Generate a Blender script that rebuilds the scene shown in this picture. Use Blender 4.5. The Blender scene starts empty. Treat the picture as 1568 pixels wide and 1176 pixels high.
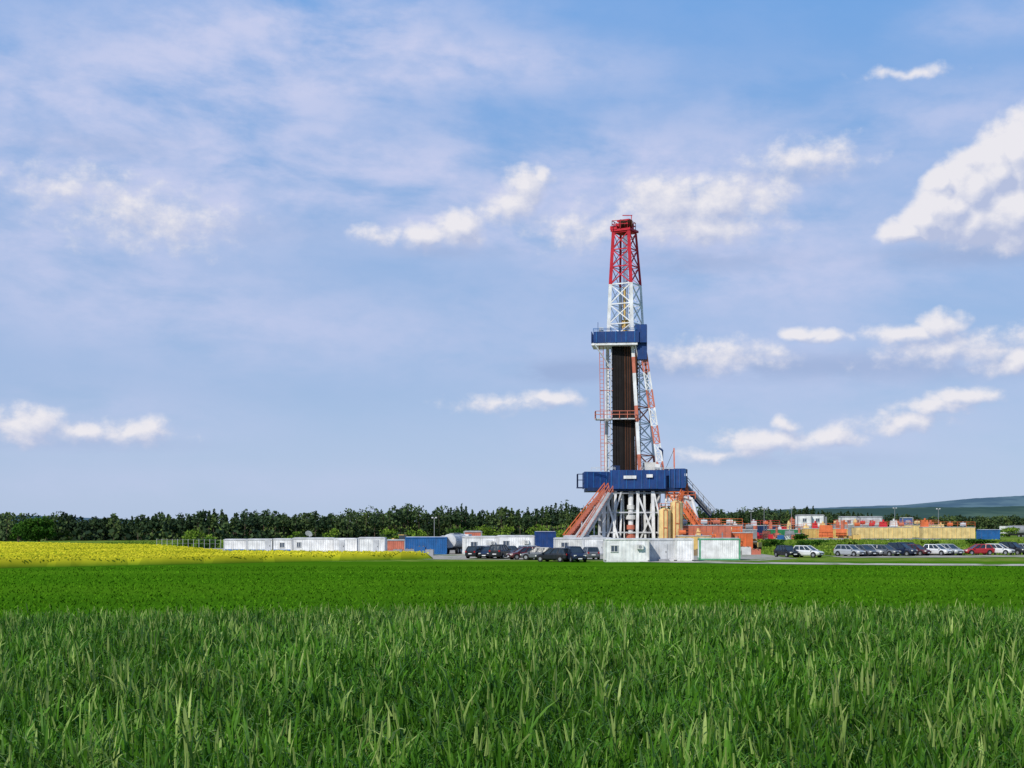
import bpy, math, numpy as np
from mathutils import Vector
rng = np.random.default_rng(7)
scene = bpy.context.scene
F = 2154.0; EYE = 4.7; HOR = 800.0
def px2x(px, D): return (px-784.0)/F*D          # image pixel column + range -> metres east

# ------------------------------------------------------------ materials
def nodes_of(m):
    m.use_nodes = True
    nt = m.node_tree; nt.nodes.clear()
    return nt
def mk(nt, t, **kw):
    n = nt.nodes.new(t)
    for k, v in kw.items(): setattr(n, k, v)
    return n
def setin(nt, sock, v):
    if isinstance(v, bpy.types.NodeSocket): nt.links.new(v, sock)
    elif v is not None: sock.default_value = v
def math_(nt, op, a, b=None, c=None, clamp=False):
    n = mk(nt, 'ShaderNodeMath', operation=op, use_clamp=clamp)
    for i, v in enumerate((a, b, c)):
        if v is not None: setin(nt, n.inputs[i], v)
    return n.outputs[0]
def vmath(nt, op, a, b=None):
    n = mk(nt, 'ShaderNodeVectorMath', operation=op)
    setin(nt, n.inputs[0], a)
    if b is not None: setin(nt, n.inputs[1], b)
    return n.outputs['Value'] if op == 'LENGTH' else n.outputs[0]
def noise(nt, vec, scale, detail=4, rough=.55, dist=0.0):
    n = mk(nt, 'ShaderNodeTexNoise')
    if vec is not None: nt.links.new(vec, n.inputs['Vector'])
    n.inputs['Scale'].default_value = scale; n.inputs['Detail'].default_value = detail
    n.inputs['Roughness'].default_value = rough; n.inputs['Distortion'].default_value = dist
    return n.outputs[0]
def maprange(nt, v, a, b, c=0.0, d=1.0, smooth=True):
    n = mk(nt, 'ShaderNodeMapRange', interpolation_type='SMOOTHSTEP' if smooth else 'LINEAR')
    setin(nt, n.inputs[0], v)
    for i, x in enumerate((a, b, c, d)): n.inputs[i+1].default_value = x
    return n.outputs[0]
def mixc(nt, f, a, b):
    n = mk(nt, 'ShaderNodeMix', data_type='RGBA')
    setin(nt, n.inputs[0], f)
    def col(v): return (*v, 1) if isinstance(v, tuple) and len(v) == 3 else v
    setin(nt, n.inputs[6], col(a)); setin(nt, n.inputs[7], col(b))
    return n.outputs[2]
def finish(nt, bsdf):
    o = mk(nt, 'ShaderNodeOutputMaterial'); nt.links.new(bsdf, o.inputs[0])

MATS = {}
def paint(key, col, rough=.55, metal=0.0, var=.18, dirt=.2, dirtcol=(.16, .12, .09), spec=.25):
    m = bpy.data.materials.new(key); nt = nodes_of(m)
    tc = mk(nt, 'ShaderNodeTexCoord').outputs['Object']
    n1 = noise(nt, tc, .9, 2)
    lo = tuple(c*(1-var) for c in col); hi = tuple(min(1, c*(1+var*.6)) for c in col)
    c = mixc(nt, maprange(nt, n1, .3, .7), lo, hi)
    st = vmath(nt, 'MULTIPLY', tc, (3.0, 3.0, .35))
    n2 = noise(nt, st, 1.6, 3, .65)
    c = mixc(nt, maprange(nt, n2, .5, .85, 0, dirt*2), c, dirtcol)
    p = mk(nt, 'ShaderNodeBsdfPrincipled')
    nt.links.new(c, p.inputs['Base Color']); p.inputs['Metallic'].default_value = metal
    setin(nt, p.inputs['Roughness'], maprange(nt, n2, .3, .8, rough, min(1, rough+.25)))
    p.inputs['Specular IOR Level'].default_value = spec
    finish(nt, p.outputs[0]); MATS[key] = m; return m
paint('white', (.80, .80, .80)); paint('offwhite', (.66, .66, .64)); paint('grey', (.30, .31, .33))
paint('lightgrey', (.55, .56, .58)); paint('red', (.55, .02, .04), .5); paint('blue', (.012, .05, .19), .5)
paint('blue2', (.02, .12, .34), .5); paint('navy', (.01, .03, .10), .5); paint('orange', (.68, .16, .055), .6)
paint('salmon', (.55, .17, .11), .6)
paint('yellow', (.78, .58, .25), .55); paint('ochre', (.64, .43, .15), .6); paint('tank', (.74, .55, .25), .6)
paint('black', (.012, .012, .014), .55, dirt=.05); paint('pipe', (.016, .013, .013), .7, dirt=.1, dirtcol=(.06, .03, .02))
paint('rust', (.085, .035, .02), .75); paint('green', (.03, .22, .09), .5); paint('mint', (.10, .36, .20), .5)
paint('tyre', (.02, .02, .02), .85, dirt=.1); paint('steel', (.35, .36, .38), .4, .6)
paint('glass', (.02, .03, .04), .1, dirt=.03, spec=.8); paint('winblue', (.06, .08, .12), .2, dirt=.03, spec=.8)
paint('bark', (.11, .08, .06), .9); paint('wood', (.28, .2, .12), .8)
for k, c in {'car_black': (.012, .013, .016), 'car_navy': (.012, .02, .05), 'car_white': (.7, .7, .7), 'car_silver': (.38, .4, .43),
             'car_grey': (.12, .13, .15), 'car_red': (.38, .02, .025), 'car_maroon': (.10, .015, .02)}.items():
    paint(k, c, .25, 0.1, .05, .04, spec=.6)
paint('lamp', (.8, .78, .7), .2, dirt=.02); paint('tail', (.4, .01, .01), .3, dirt=.02)

def leafmat(key, c0, c1, c2, trans=.3, rough=.55, nscale=.35, amp=(.78, 1.2), spec=.3):
    m = bpy.data.materials.new(key); nt = nodes_of(m)
    a = mk(nt, 'ShaderNodeAttribute', attribute_name='tone').outputs['Fac']
    r = mk(nt, 'ShaderNodeValToRGB'); nt.links.new(a, r.inputs[0])
    r.color_ramp.elements[0].color = (*c0, 1); r.color_ramp.elements[1].color = (*c2, 1)
    e = r.color_ramp.elements.new(.5); e.color = (*c1, 1)
    pos = mk(nt, 'ShaderNodeNewGeometry').outputs['Position']
    n = noise(nt, pos, nscale, 2)
    mul = maprange(nt, n, .3, .7, amp[0], amp[1])
    sc = mk(nt, 'ShaderNodeVectorMath', operation='SCALE'); nt.links.new(r.outputs[0], sc.inputs[0]); nt.links.new(mul, sc.inputs['Scale']); c = sc.outputs[0]
    if spec > 0:
        p = mk(nt, 'ShaderNodeBsdfPrincipled'); nt.links.new(c, p.inputs['Base Color'])
        p.inputs['Roughness'].default_value = rough; p.inputs['Specular IOR Level'].default_value = spec
    else:
        p = mk(nt, 'ShaderNodeBsdfDiffuse'); nt.links.new(c, p.inputs[0])
    if trans > 0:
        t = mk(nt, 'ShaderNodeBsdfTranslucent'); nt.links.new(c, t.inputs[0])
        mx = mk(nt, 'ShaderNodeMixShader'); mx.inputs[0].default_value = trans
        nt.links.new(p.outputs[0], mx.inputs[1]); nt.links.new(t.outputs[0], mx.inputs[2])
        finish(nt, mx.outputs[0])
    else: finish(nt, p.outputs[0])
    MATS[key] = m; return m
leafmat('wheat', (.022, .085, .006), (.080, .215, .013), (.42, .52, .15), .28, .5, .5, (.72, 1.25), .14)
leafmat('field_blade', (.03, .11, .004), (.060, .175, .006), (.12, .26, .012), 0, .8, .1, (.8, 1.2), 0)
leafmat('pine', (.022, .040, .024), (.046, .076, .032), (.105, .150, .045), 0, .8, .05, (.8, 1.25), 0)  # aerial haze worked into the forest greens, lifted towards blue
leafmat('leaf', (.02, .055, .010), (.045, .12, .016), (.11, .20, .03), .2, .6, spec=0)
leafmat('shrub', (.07, .13, .015), (.15, .25, .03), (.32, .40, .07), .2, .6, spec=0)
leafmat('rape', (.09, .18, .010), (.50, .47, .022), (.72, .63, .045), .1, .7, .09, (.78, 1.1), 0)

# ------------------------------------------------------------ mesh builder
class MB:
    def __init__(s): s.v = []; s.f = []; s.m = []
    def add(s, vs, fs, mat):
        o = len(s.v); s.v += [tuple(v) for v in vs]
        s.f += [tuple(i+o for i in f) for f in fs]; s.m += [mat]*len(fs)
    def box(s, c, d, mat, rz=0.0, taper=1.0):
        hx, hy, hz = d[0]/2, d[1]/2, d[2]/2; ca, sa = math.cos(rz), math.sin(rz); vs = []
        for z, t in ((-hz, 1), (hz, taper)):
            for x, y in ((-hx, -hy), (hx, -hy), (hx, hy), (-hx, hy)):
                x *= t; y *= t
                vs.append((c[0]+x*ca-y*sa, c[1]+x*sa+y*ca, c[2]+z))
        s.add(vs, [(3, 2, 1, 0), (4, 5, 6, 7), (0, 1, 5, 4), (1, 2, 6, 5), (2, 3, 7, 6), (3, 0, 4, 7)], mat)
    def beam(s, p, q, w, mat, h=None):
        p = Vector(p); q = Vector(q); d = (q-p)
        if d.length < 1e-6: return
        d.normalize(); up = Vector((0, 0, 1)) if abs(d.z) < .95 else Vector((1, 0, 0))
        a = d.cross(up).normalized()*(w/2); b = a.cross(d).normalized()*((h or w)/2)
        vs = [p-a-b, p+a-b, p+a+b, p-a+b, q-a-b, q+a-b, q+a+b, q-a+b]
        s.add(vs, [(0, 1, 2, 3), (7, 6, 5, 4), (4, 5, 1, 0), (5, 6, 2, 1), (6, 7, 3, 2), (7, 4, 0, 3)], mat)
    def cyl(s, p, q, r, mat, r2=None, n=10):
        p = Vector(p); q = Vector(q); d = (q-p).normalized(); r2 = r if r2 is None else r2
        up = Vector((0, 0, 1)) if abs(d.z) < .95 else Vector((1, 0, 0))
        a = d.cross(up).normalized(); b = a.cross(d).normalized(); vs = []
        for c, rr in ((p, r), (q, r2)):
            for i in range(n):
                t = 2*math.pi*i/n; vs.append(c+a*math.cos(t)*rr+b*math.sin(t)*rr)
        fs = [(i, i+n, (i+1) % n+n, (i+1) % n) for i in range(n)]
        fs += [tuple(range(n)), tuple(range(2*n-1, n-1, -1))]
        s.add(vs, fs, mat)
    def rail(s, pts, h, mat, w=.07, step=1.6):
        for p, q in zip(pts[:-1], pts[1:]):
            p = Vector(p); q = Vector(q); L = (q-p).length; k = max(1, int(L/step))
            for zz in (h, h*.55): s.beam(p+Vector((0, 0, zz)), q+Vector((0, 0, zz)), w, mat)
            for i in range(k+1):
                c = p.lerp(q, i/k); s.beam(c, c+Vector((0, 0, h)), w, mat)
    def obj(s, name, parent=None):
        me = bpy.data.meshes.new(name); me.from_pydata(s.v, [], s.f)
        keys = list(dict.fromkeys(s.m))
        for k in keys: me.materials.append(MATS[k])
        me.polygons.foreach_set('material_index', [keys.index(k) for k in s.m])
        me.update(); o = bpy.data.objects.new(name, me); scene.collection.objects.link(o)
        if parent: o.parent = parent
        return o
class Parts(dict):
    def __missing__(s, k): s[k] = MB(); return s[k]
    def done(s, name, loc, rz=0.0):
        e = bpy.data.objects.new(name, None); e.empty_display_size = 1; scene.collection.objects.link(e)
        e.location = loc; e.rotation_euler = (0, 0, rz)
        for k, mb in s.items():
            if mb.f: mb.obj(k, e)
        return e

def quads_obj(name, q, tone, mats, midx=None):
    n = len(q); me = bpy.data.meshes.new(name)
    me.vertices.add(n*4); me.vertices.foreach_set('co', q.reshape(-1).astype(np.float32))
    me.loops.add(n*4); me.loops.foreach_set('vertex_index', np.arange(n*4, dtype=np.int32))
    me.polygons.add(n); me.polygons.foreach_set('loop_start', np.arange(0, n*4, 4, dtype=np.int32))
    me.polygons.foreach_set('loop_total', np.full(n, 4, dtype=np.int32))
    for m in mats: me.materials.append(MATS[m])
    if midx is not None: me.polygons.foreach_set('material_index', midx.astype(np.int32))
    me.update(calc_edges=True)
    a = me.attributes.new('tone', 'FLOAT', 'POINT')
    tone = np.asarray(tone, dtype=np.float32)
    if tone.shape[0] == n: tone = np.repeat(tone, 4)
    a.data.foreach_set('value', tone)
    o = bpy.data.objects.new(name, me); scene.collection.objects.link(o); return o

def sst(x, a, b):
    t = np.clip((np.asarray(x, float)-a)/(b-a), 0, 1); return t*t*(3-2*t)
def gz(x, y):
    x = np.asarray(x, float); y = np.asarray(y, float)
    z = 2.45*(1-sst(y, 15, 74))
    z = z + .12*np.sin(x*.13+1)*(1-sst(y, 20, 70))
    pad = 1.2*sst(x, 38, 50)*sst(y, 238, 262)*(1-sst(y, 345, 420))
    bump = .25*np.sin(x*.21)*np.sin(y*.17+x*.05)*sst(x, 40, 50)*sst(y, 236, 246)*(1-sst(y, 254, 262))
    return z+pad+bump

# ------------------------------------------------------------ ground
def axis(lo, hi, step, far):
    a = list(np.arange(lo, hi+.1, step)); s = step; v = hi
    while v < far: s *= 1.25; v += s; a.append(v)
    s = step; v = lo; b = []
    while v > -far: s *= 1.25; v -= s; b.append(v)
    return np.array(b[::-1]+a)
xs = axis(-200, 200, 4, 9000); ys = axis(-20, 430, 3, 9000)
X, Y = np.meshgrid(xs, ys); Z = gz(X, Y)
me = bpy.data.meshes.new('ground'); nx, ny = len(xs), len(ys)
idx = np.arange(nx*ny).reshape(ny, nx)
fc = np.stack([idx[:-1, :-1], idx[:-1, 1:], idx[1:, 1:], idx[1:, :-1]], -1).reshape(-1, 4)
me.from_pydata(np.stack([X, Y, Z], -1).reshape(-1, 3).tolist(), [], fc.tolist())
me.polygons.foreach_set('use_smooth', [True]*len(me.polygons)); me.update()
ground = bpy.data.objects.new('ground', me); scene.collection.objects.link(ground)
m = bpy.data.materials.new('ground_fields'); nt = nodes_of(m)
pos = mk(nt, 'ShaderNodeNewGeometry').outputs['Position']
sep = mk(nt, 'ShaderNodeSeparateXYZ'); nt.links.new(pos, sep.inputs[0]); py_ = sep.outputs[1]
n_big = noise(nt, vmath(nt, 'MULTIPLY', pos, (.2, 1, 1)), .07, 3)
n_fine = noise(nt, vmath(nt, 'MULTIPLY', pos, (1, .5, 1)), 2.2, 5, .7)
n_row = noise(nt, vmath(nt, 'MULTIPLY', pos, (.08, 1, 1)), .35, 4, .6)
fld = mixc(nt, maprange(nt, n_fine, .3, .7), (.040, .130, .004), (.072, .195, .007))
fld = mixc(nt, maprange(nt, n_row, .38, .68, 0, .6), fld, (.046, .138, .004))
fld = mixc(nt, maprange(nt, n_big, .42, .66, 0, .6), fld, (.095, .22, .009))
fld = mixc(nt, maprange(nt, py_, 75, 115, .55, 0), fld, (.042, .125, .006))
soil = mixc(nt, n_fine, (.012, .03, .006), (.03, .06, .012))
fld = mixc(nt, maprange(nt, py_, 30, 55), soil, fld)
mea = mixc(nt, maprange(nt, noise(nt, pos, .35, 5, .65), .35, .65), (.08, .17, .018), (.20, .27, .045))
mea = mixc(nt, maprange(nt, noise(nt, pos, .12, 3), .5, .7, 0, .6), mea, (.25, .24, .06))
yw = math_(nt, 'ADD', py_, math_(nt, 'MULTIPLY', noise(nt, pos, .3, 3), 6))
col = mixc(nt, maprange(nt, yw, 171, 174), fld, mea)
p = mk(nt, 'ShaderNodeBsdfDiffuse'); nt.links.new(col, p.inputs[0])
b = mk(nt, 'ShaderNodeBump'); b.inputs['Strength'].default_value = .45; b.inputs['Distance'].default_value = .2
nt.links.new(n_fine, b.inputs['Height']); nt.links.new(b.outputs[0], p.inputs['Normal'])
finish(nt, p.outputs[0]); ground.data.materials.append(m)

def gravel(key, a, b_):
    m = bpy.data.materials.new(key); nt = nodes_of(m)
    pos = mk(nt, 'ShaderNodeNewGeometry').outputs['Position']
    c = mixc(nt, maprange(nt, noise(nt, pos, 1.5, 6, .7), .3, .7), a, b_)
    c = mixc(nt, maprange(nt, noise(nt, pos, .16, 4), .52, .62, 0, .9), c, (.10, .17, .03))
    p = mk(nt, 'ShaderNodeBsdfDiffuse'); nt.links.new(c, p.inputs[0])
    finish(nt, p.outputs[0]); MATS[key] = m
gravel('gravel', (.30, .27, .23), (.46, .43, .38)); gravel('dirt', (.42, .38, .32), (.58, .54, .48))
def sheet(name, poly, z, mat):
    me = bpy.data.meshes.new(name); me.from_pydata([(x, y, z) for x, y in poly], [], [tuple(range(len(poly)))])
    me.materials.append(MATS[mat]); o = bpy.data.objects.new(name, me); scene.collection.objects.link(o)
sheet('gravel_yard', [(-64, 206), (-30, 186), (-8, 178), (18, 172), (30, 172), (37, 182), (37, 258), (20, 262), (-50, 262), (-66, 240)], .02, 'gravel')
rp = [(12, 172), (20, 166), (32, 160), (45, 155.5), (62, 153), (82, 152), (110, 153), (150, 158)]
top = []; bot = []
for i, (x, y) in enumerate(rp):
    w = 4.6*(1-.12*i/7); top.append((x, y+w)); bot.append((x, y-w*.6))
sheet('dirt_road', bot+top[::-1], .035, 'dirt')
sheet('gravel_parking_strip', [(44, 187), (130, 193), (170, 200), (170, 211), (120, 206), (44, 200)], .03, 'gravel')

# ------------------------------------------------------------ near wheat: leaves borne on stems, in bunches
def wheat():
    N = 225000
    yy = rng.uniform(4, 36, N*4); wgt = (.42*yy+3)*np.minimum(1, 11/yy)**.85*np.where(yy > 29, .6, 1)
    yy = yy[rng.random(N*4) < wgt/wgt.max()][:N]; N = len(yy)
    xx = rng.uniform(-1, 1, N)*(.42*yy+3)
    K = N//8; kx = xx[:K].copy(); ky = yy[:K].copy(); kh = rng.normal(0, .05, K); kt = rng.normal(0, .10, K)
    tall = rng.random(K) < .05; kh = kh+np.where(tall, rng.uniform(.06, .2, K)*np.where(ky > 20, .6, 1), 0); kt = kt+np.where(tall, rng.uniform(.1, .40, K), 0)
    pick = rng.integers(0, K, N); jit = rng.normal(0, .03, (N, 2)); xx = kx[pick]+jit[:, 0]; yy = ky[pick]+jit[:, 1]
    tl = tall[pick]
    cl = .5+.25*np.sin(xx*1.7+np.sin(yy*2.1))+.25*np.sin(yy*2.9+1.3*np.sin(xx*2.3))
    big = .5+.5*np.sin(xx*.55+2*np.sin(yy*.31))*np.sin(yy*.6+1.1*np.sin(xx*.4))
    top = .62+kh[pick]+.07*(cl-.5)
    z0 = top-rng.uniform(.10, .42, N)
    L = rng.uniform(.13, .33, N)
    a0 = np.where(rng.random(N) < np.where(tl, .75, .35), rng.uniform(.02, .3, N), rng.uniform(.3, 1.05, N))
    bend = rng.uniform(.2, 1.6, N)*np.where(a0 < .3, .4, 1)
    ang = rng.uniform(0, 2*np.pi, N)
    w = rng.uniform(.0045, .0105, N)*(1+yy/40)
    lx, ly = np.cos(ang), np.sin(ang); fa = ang+np.pi/2+rng.normal(0, .55, N); sx, sy = np.cos(fa), np.sin(fa)
    base = gz(xx, yy); rows = []; r = np.zeros(N); zz = base+z0; th_ = a0.copy(); wd = [.75, 1, .75, .08]
    for k in range(4):
        ww = w*wd[k]; cx = xx+lx*r; cy = yy+ly*r
        rows.append((np.stack([cx-sx*ww, cy-sy*ww, zz], -1), np.stack([cx+sx*ww, cy+sy*ww, zz], -1)))
        th_ = a0+bend*(k/2.5); r = r+np.sin(th_)*L/3; zz = zz+np.cos(th_)*L/3
    tone = np.clip(rng.normal(.38, .13, N)+kt[pick]+.12*(cl-.5)+.18*(big-.5), 0, 1)
    pale = rng.random(N) < .035; tone[pale] = rng.uniform(.6, 1, pale.sum())
    Q = []; TT = []
    for i in range(3):
        (a, b_), (c, d) = rows[i], rows[i+1]; Q.append(np.stack([a, b_, d, c], 1)); TT.append(np.repeat(np.clip(tone+.06*(i-1), 0, 1), 4))
    S = K; sxx = kx; syy = ky; sb_ = gz(sxx, syy); sh = .55+kh; aa = rng.uniform(0, np.pi, S); dx, dy = np.cos(aa)*.004*(1+syy/20), np.sin(aa)*.004*(1+syy/20)
    Q.append(np.stack([np.stack([sxx-dx, syy-dy, sb_], -1), np.stack([sxx+dx, syy+dy, sb_], -1), np.stack([sxx+dx, syy+dy, sb_+sh], -1), np.stack([sxx-dx, syy-dy, sb_+sh], -1)], 1)); TT.append(np.full(S*4, .45))
    # young ears on the tall stems
    ti = np.where(tall)[0]; ex, ey = kx[ti], ky[ti]; ez = gz(ex, ey)+.66+kh[ti]; n = len(ti); ln = rng.normal(0, .02, (n, 2))
    for k in range(2):
        dx, dy = (.008, 0) if k == 0 else (0, .008)
        Q.append(np.stack([np.stack([ex-dx, ey-dy, ez], -1), np.stack([ex+dx, ey+dy, ez], -1), np.stack([ex+ln[:, 0]+dx*.5, ey+ln[:, 1]+dy*.5, ez+.10], -1), np.stack([ex+ln[:, 0]-dx*.5, ey+ln[:, 1]-dy*.5, ez+.10], -1)], 1)); TT.append(np.full(n*4, .85))
    q = np.concatenate(Q); t = np.concatenate(TT); m1 = np.zeros(len(q))
    M = 60000; y2 = 34+(150-34)*rng.random(M)**1.2; x2 = rng.uniform(-1, 1, M)*(.42*y2+6)
    ok = ~((y2 > 139+(x2+52.6)*.853) & (x2 < -8))
    x2 = x2[ok]; y2 = y2[ok]; M = len(x2); h2 = rng.uniform(.06, .16, M)+.4*(y2 < 44); w2 = rng.uniform(.03, .07, M)
    a2 = rng.uniform(0, np.pi, M); b2 = gz(x2, y2); l2 = rng.normal(0, .08, (M, 2))
    sx, sy = np.cos(a2)*w2, np.sin(a2)*w2
    A = np.stack([x2-sx, y2-sy, b2], -1); B = np.stack([x2+sx, y2+sy, b2], -1)
    C = np.stack([x2+sx*.3+l2[:, 0], y2+sy*.3+l2[:, 1], b2+h2], -1); Dd = np.stack([x2-sx*.3+l2[:, 0], y2-sy*.3+l2[:, 1], b2+h2], -1)
    q = np.concatenate([q, np.stack([A, B, C, Dd], 1)])
    t = np.concatenate([t, np.repeat(np.clip(rng.normal(.5, .12, M), 0, 1), 4)])
    quads_obj('wheat_crop', q, t, ['wheat', 'field_blade'], np.concatenate([m1, np.ones(M)]))
wheat()

# ------------------------------------------------------------ rapeseed
poly = np.array([(-130, 83), (-52.6, 145), (-10.4, 181), (-12, 184), (-39, 192), (-60, 241), (-100, 275), (-190, 310), (-190, 83)], float)
def inside(x, y, P=poly):
    r = np.zeros(x.shape, bool); j = len(P)-1
    for i in range(len(P)):
        xi, yi = P[i]; xj, yj = P[j]
        c = ((yi > y) != (yj > y)) & (x < (xj-xi)*(y-yi)/(yj-yi+1e-12)+xi); r ^= c; j = i
    return r
def rape():
    g = 1.0; gx, gy = np.meshgrid(np.arange(-185, -8, g), np.arange(83, 300, g))
    hz_ = .80+.06*np.sin(gx*.5)*np.sin(gy*.37)+rng.normal(0, .03, gx.shape)
    ins = inside(gx, gy); hz_ = np.where(ins, hz_, 0); px_ = gx+rng.normal(0, .15, gx.shape)
    V = np.stack([px_, gy, hz_+.01], -1)
    cell = ins[:-1, :-1] | ins[1:, :-1] | ins[:-1, 1:] | ins[1:, 1:]
    q = np.stack([V[:-1, :-1], V[:-1, 1:], V[1:, 1:], V[1:, :-1]], 2)[cell]
    tn = np.stack([hz_[:-1, :-1], hz_[:-1, 1:], hz_[1:, 1:], hz_[1:, :-1]], 2)[cell]
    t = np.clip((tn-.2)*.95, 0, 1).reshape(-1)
    M = 110000; x = rng.uniform(-125, -9, M*2); y = rng.uniform(88, 290, M*2); k = inside(x, y); x = x[k][:M]; y = y[k][:M]; M = len(x)
    patch = .5+.5*np.sin(x*.11+np.sin(y*.05)*2)*np.sin(y*.06+1)
    s = rng.uniform(.05, .12, M); z = rng.uniform(.68, .98, M); a = rng.uniform(0, np.pi, M); dx, dy = np.cos(a)*s, np.sin(a)*s; tl = rng.uniform(.05, .25, M)
    A = np.stack([x-dx, y-dy, z-s*.6], -1); B = np.stack([x+dx, y+dy, z-s*.6], -1); C = np.stack([x+dx, y+dy+tl, z+s*.6], -1); Dd = np.stack([x-dx, y-dy+tl, z+s*.6], -1)
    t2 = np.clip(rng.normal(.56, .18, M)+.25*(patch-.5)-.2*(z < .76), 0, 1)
    quads_obj('rapeseed_field', np.concatenate([q, np.stack([A, B, C, Dd], 1)]), np.concatenate([t, np.repeat(t2, 4)]), ['rape'])
rape()

# ------------------------------------------------------------ trees
def rquads(c, s):
    n = len(c); u = rng.normal(size=(n, 3)); u /= np.linalg.norm(u, axis=1)[:, None]
    v = np.cross(u, rng.normal(size=(n, 3))); v /= np.linalg.norm(v, axis=1)[:, None]
    u = u*s[:, None]; v = v*s[:, None]*.7
    return np.stack([c-u-v*.6, c+u*.6-v, c+u+v*.7, c-u*.5+v], 1)
def trunk_quads(p, q, r1, r2, n=5):
    p = np.array(p, float); q = np.array(q, float); d = q-p; d /= np.linalg.norm(d)
    a = np.cross(d, (0, 0, 1) if abs(d[2]) < .9 else (1, 0, 0)); a /= np.linalg.norm(a); b_ = np.cross(d, a); out = []
    R = [(np.cos(2*np.pi*i/n)*a+np.sin(2*np.pi*i/n)*b_) for i in range(n)]
    for i in range(n):
        j = (i+1) % n; out.append([p+R[i]*r1, p+R[j]*r1, q+R[j]*r2, q+R[i]*r2])
    return np.array(out)
def pine(x, y, z, h, nf, fs, kind):
    lean = rng.normal(0, .025, 2)*h; low = rng.uniform(.35, .55) if kind < 2 else .15
    t = low+(1-low)*rng.random(nf)
    s = np.clip((t-low)/(1-low), 0, 1)
    if kind == 0:   wid = h*rng.uniform(.15, .22); r = wid*np.minimum(1, (1-s)*rng.uniform(1.1, 1.8)+.05)*(.75+.25*np.sin(t*25+rng.random()*6))
    elif kind == 1: wid = h*rng.uniform(.22, .36); r = wid*(np.sin(np.pi*(.15+.83*s)))**.7
    else:           wid = h*rng.uniform(.28, .46); r = wid*(np.sin(np.pi*np.clip(s, .06, .96)))**.55
    a = rng.uniform(0, 2*np.pi, nf); lob = 1+.4*np.sin(a*2+rng.random()*6+t*9)*np.sin(t*14+rng.random()*6)
    rr = r*np.sqrt(rng.random(nf))*lob
    c = np.stack([x+lean[0]*t+rr*np.cos(a), y+lean[1]*t+rr*np.sin(a), z+h*t+rng.normal(0, .02*h, nf)], -1)
    q = rquads(c, fs*rng.uniform(.4, 1.05, nf)*(1-.35*s))
    tone = np.clip(rng.normal(.40, .2)+rng.normal(0, .12, nf)+(.3 if kind == 2 else 0), 0, 1)
    tq = trunk_quads((x, y, z-.1), (x+lean[0], y+lean[1], z+h*.9), .02*h, .004*h, 4)
    return q, tone, tq
def forest():
    path = [(-420, 345, 6.4), (-150, 350, 6.4), (0, 355, 6.4), (250, 372, 7.0), (450, 400, 8.2), (700, 440, 9.2), (870, 462, 10.8), (1000, 520, 11.3), (1200, 650, 11.2), (1350, 700, 8.8), (1568, 750, 7.5), (1900, 790, 9)]
    Q = []; T = []; M = []
    px = np.array([p[0] for p in path]); DD = np.array([p[1] for p in path]); H = np.array([p[2] for p in path])
    for row in range(6):
        u = -420.0
        while u < 1900:
            D = np.interp(u, px, DD)+row*5+rng.normal(0, 1.8); H0 = np.interp(u, px, H)
            h = H0*(.95+.09*math.sin(u*.021+row*.4)+.05*math.sin(u*.083)+.04*math.sin(u*.19))*rng.uniform(.80, 1.04)
            if rng.random() < .06: h *= rng.uniform(1.08, 1.22)
            h = min(h, H0*1.17); far = D/400
            grp = math.sin(u*.013+1)+.6*math.sin(u*.05)+rng.normal(0, .6); kind = 2 if grp > .85 else (1 if grp > -.5 else 0)
            nf = int((140 if row < 3 else 80)/(far**.6)); q, t, tq = pine(px2x(u, D), D, 0, h, nf, .58*far**.5, kind)
            Q += [q, tq]; T += [t, np.full(len(tq), .5)]; M += [np.zeros(len(q)), np.ones(len(tq))]
            u += rng.uniform(1.8, 3.8)*F/D*.95
    n = 20000; u = rng.uniform(-420, 1900, n); D = np.interp(u, px, DD)+rng.uniform(-4, 34, n); z = rng.random(n)**1.5*2.6
    q = rquads(np.stack([px2x(u, D), D, z], -1), rng.uniform(.4, .9, n)); Q.append(q); T.append(np.clip(rng.normal(.5, .22, n)+.2*np.sin(u*.03), 0, 1)); M.append(np.zeros(n))
    quads_obj('forest', np.concatenate(Q), np.concatenate(T), ['pine', 'bark'], np.concatenate(M))
forest()
def leafy(name, x, y, h, w, nf, fs, mat, trunk=True, clumps=14):
    z0 = float(gz(x, y)); Q = []; T = []; M = []
    for k in range(clumps):
        a = rng.uniform(0, 6.28); t = rng.uniform(.3 if trunk else .15, .85); rr = w/2*rng.uniform(.2, .75)*math.sin(math.pi*min(.95, t*.9+.1))**.5
        c = np.array([x+rr*math.cos(a), y+rr*math.sin(a), z0+h*t]); cr = np.array([w*.2, w*.2, h*.17])*rng.uniform(.7, 1.3)
        d = rng.normal(size=(nf//clumps, 3)); d /= np.linalg.norm(d, axis=1)[:, None]; d *= rng.uniform(.5, 1.05, (len(d), 1))
        pts = c+d*cr; pts[:, 2] = np.maximum(pts[:, 2], z0+.1)
        Q.append(rquads(pts, fs*rng.uniform(.5, 1.1, len(pts)))); T.append(np.clip(rng.normal(.45, .12)+rng.normal(0, .12, len(pts)), 0, 1)); M.append(np.zeros(len(pts)))
        if trunk:
            tq = trunk_quads((x, y, z0+h*.2), c, .03*h, .008*h, 5); Q.append(tq); T.append(np.full(5, .5)); M.append(np.ones(5))
    if trunk:
        tq = trunk_quads((x, y, z0-.1), (x, y, z0+h*.5), .045*h, .028*h, 8); Q.append(tq); T.append(np.full(8, .5)); M.append(np.ones(8))
    quads_obj(name, np.concatenate(Q), np.concatenate(T), [mat, 'bark'], np.concatenate(M))
leafy('deciduous_tree', px2x(60, 300), 300, 6.0, 8.6, 3000, .3, 'leaf', True, 22)
leafy('deciduous_tree', px2x(28, 320), 320, 4.6, 5.0, 1200, .3, 'leaf', True, 12)
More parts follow.
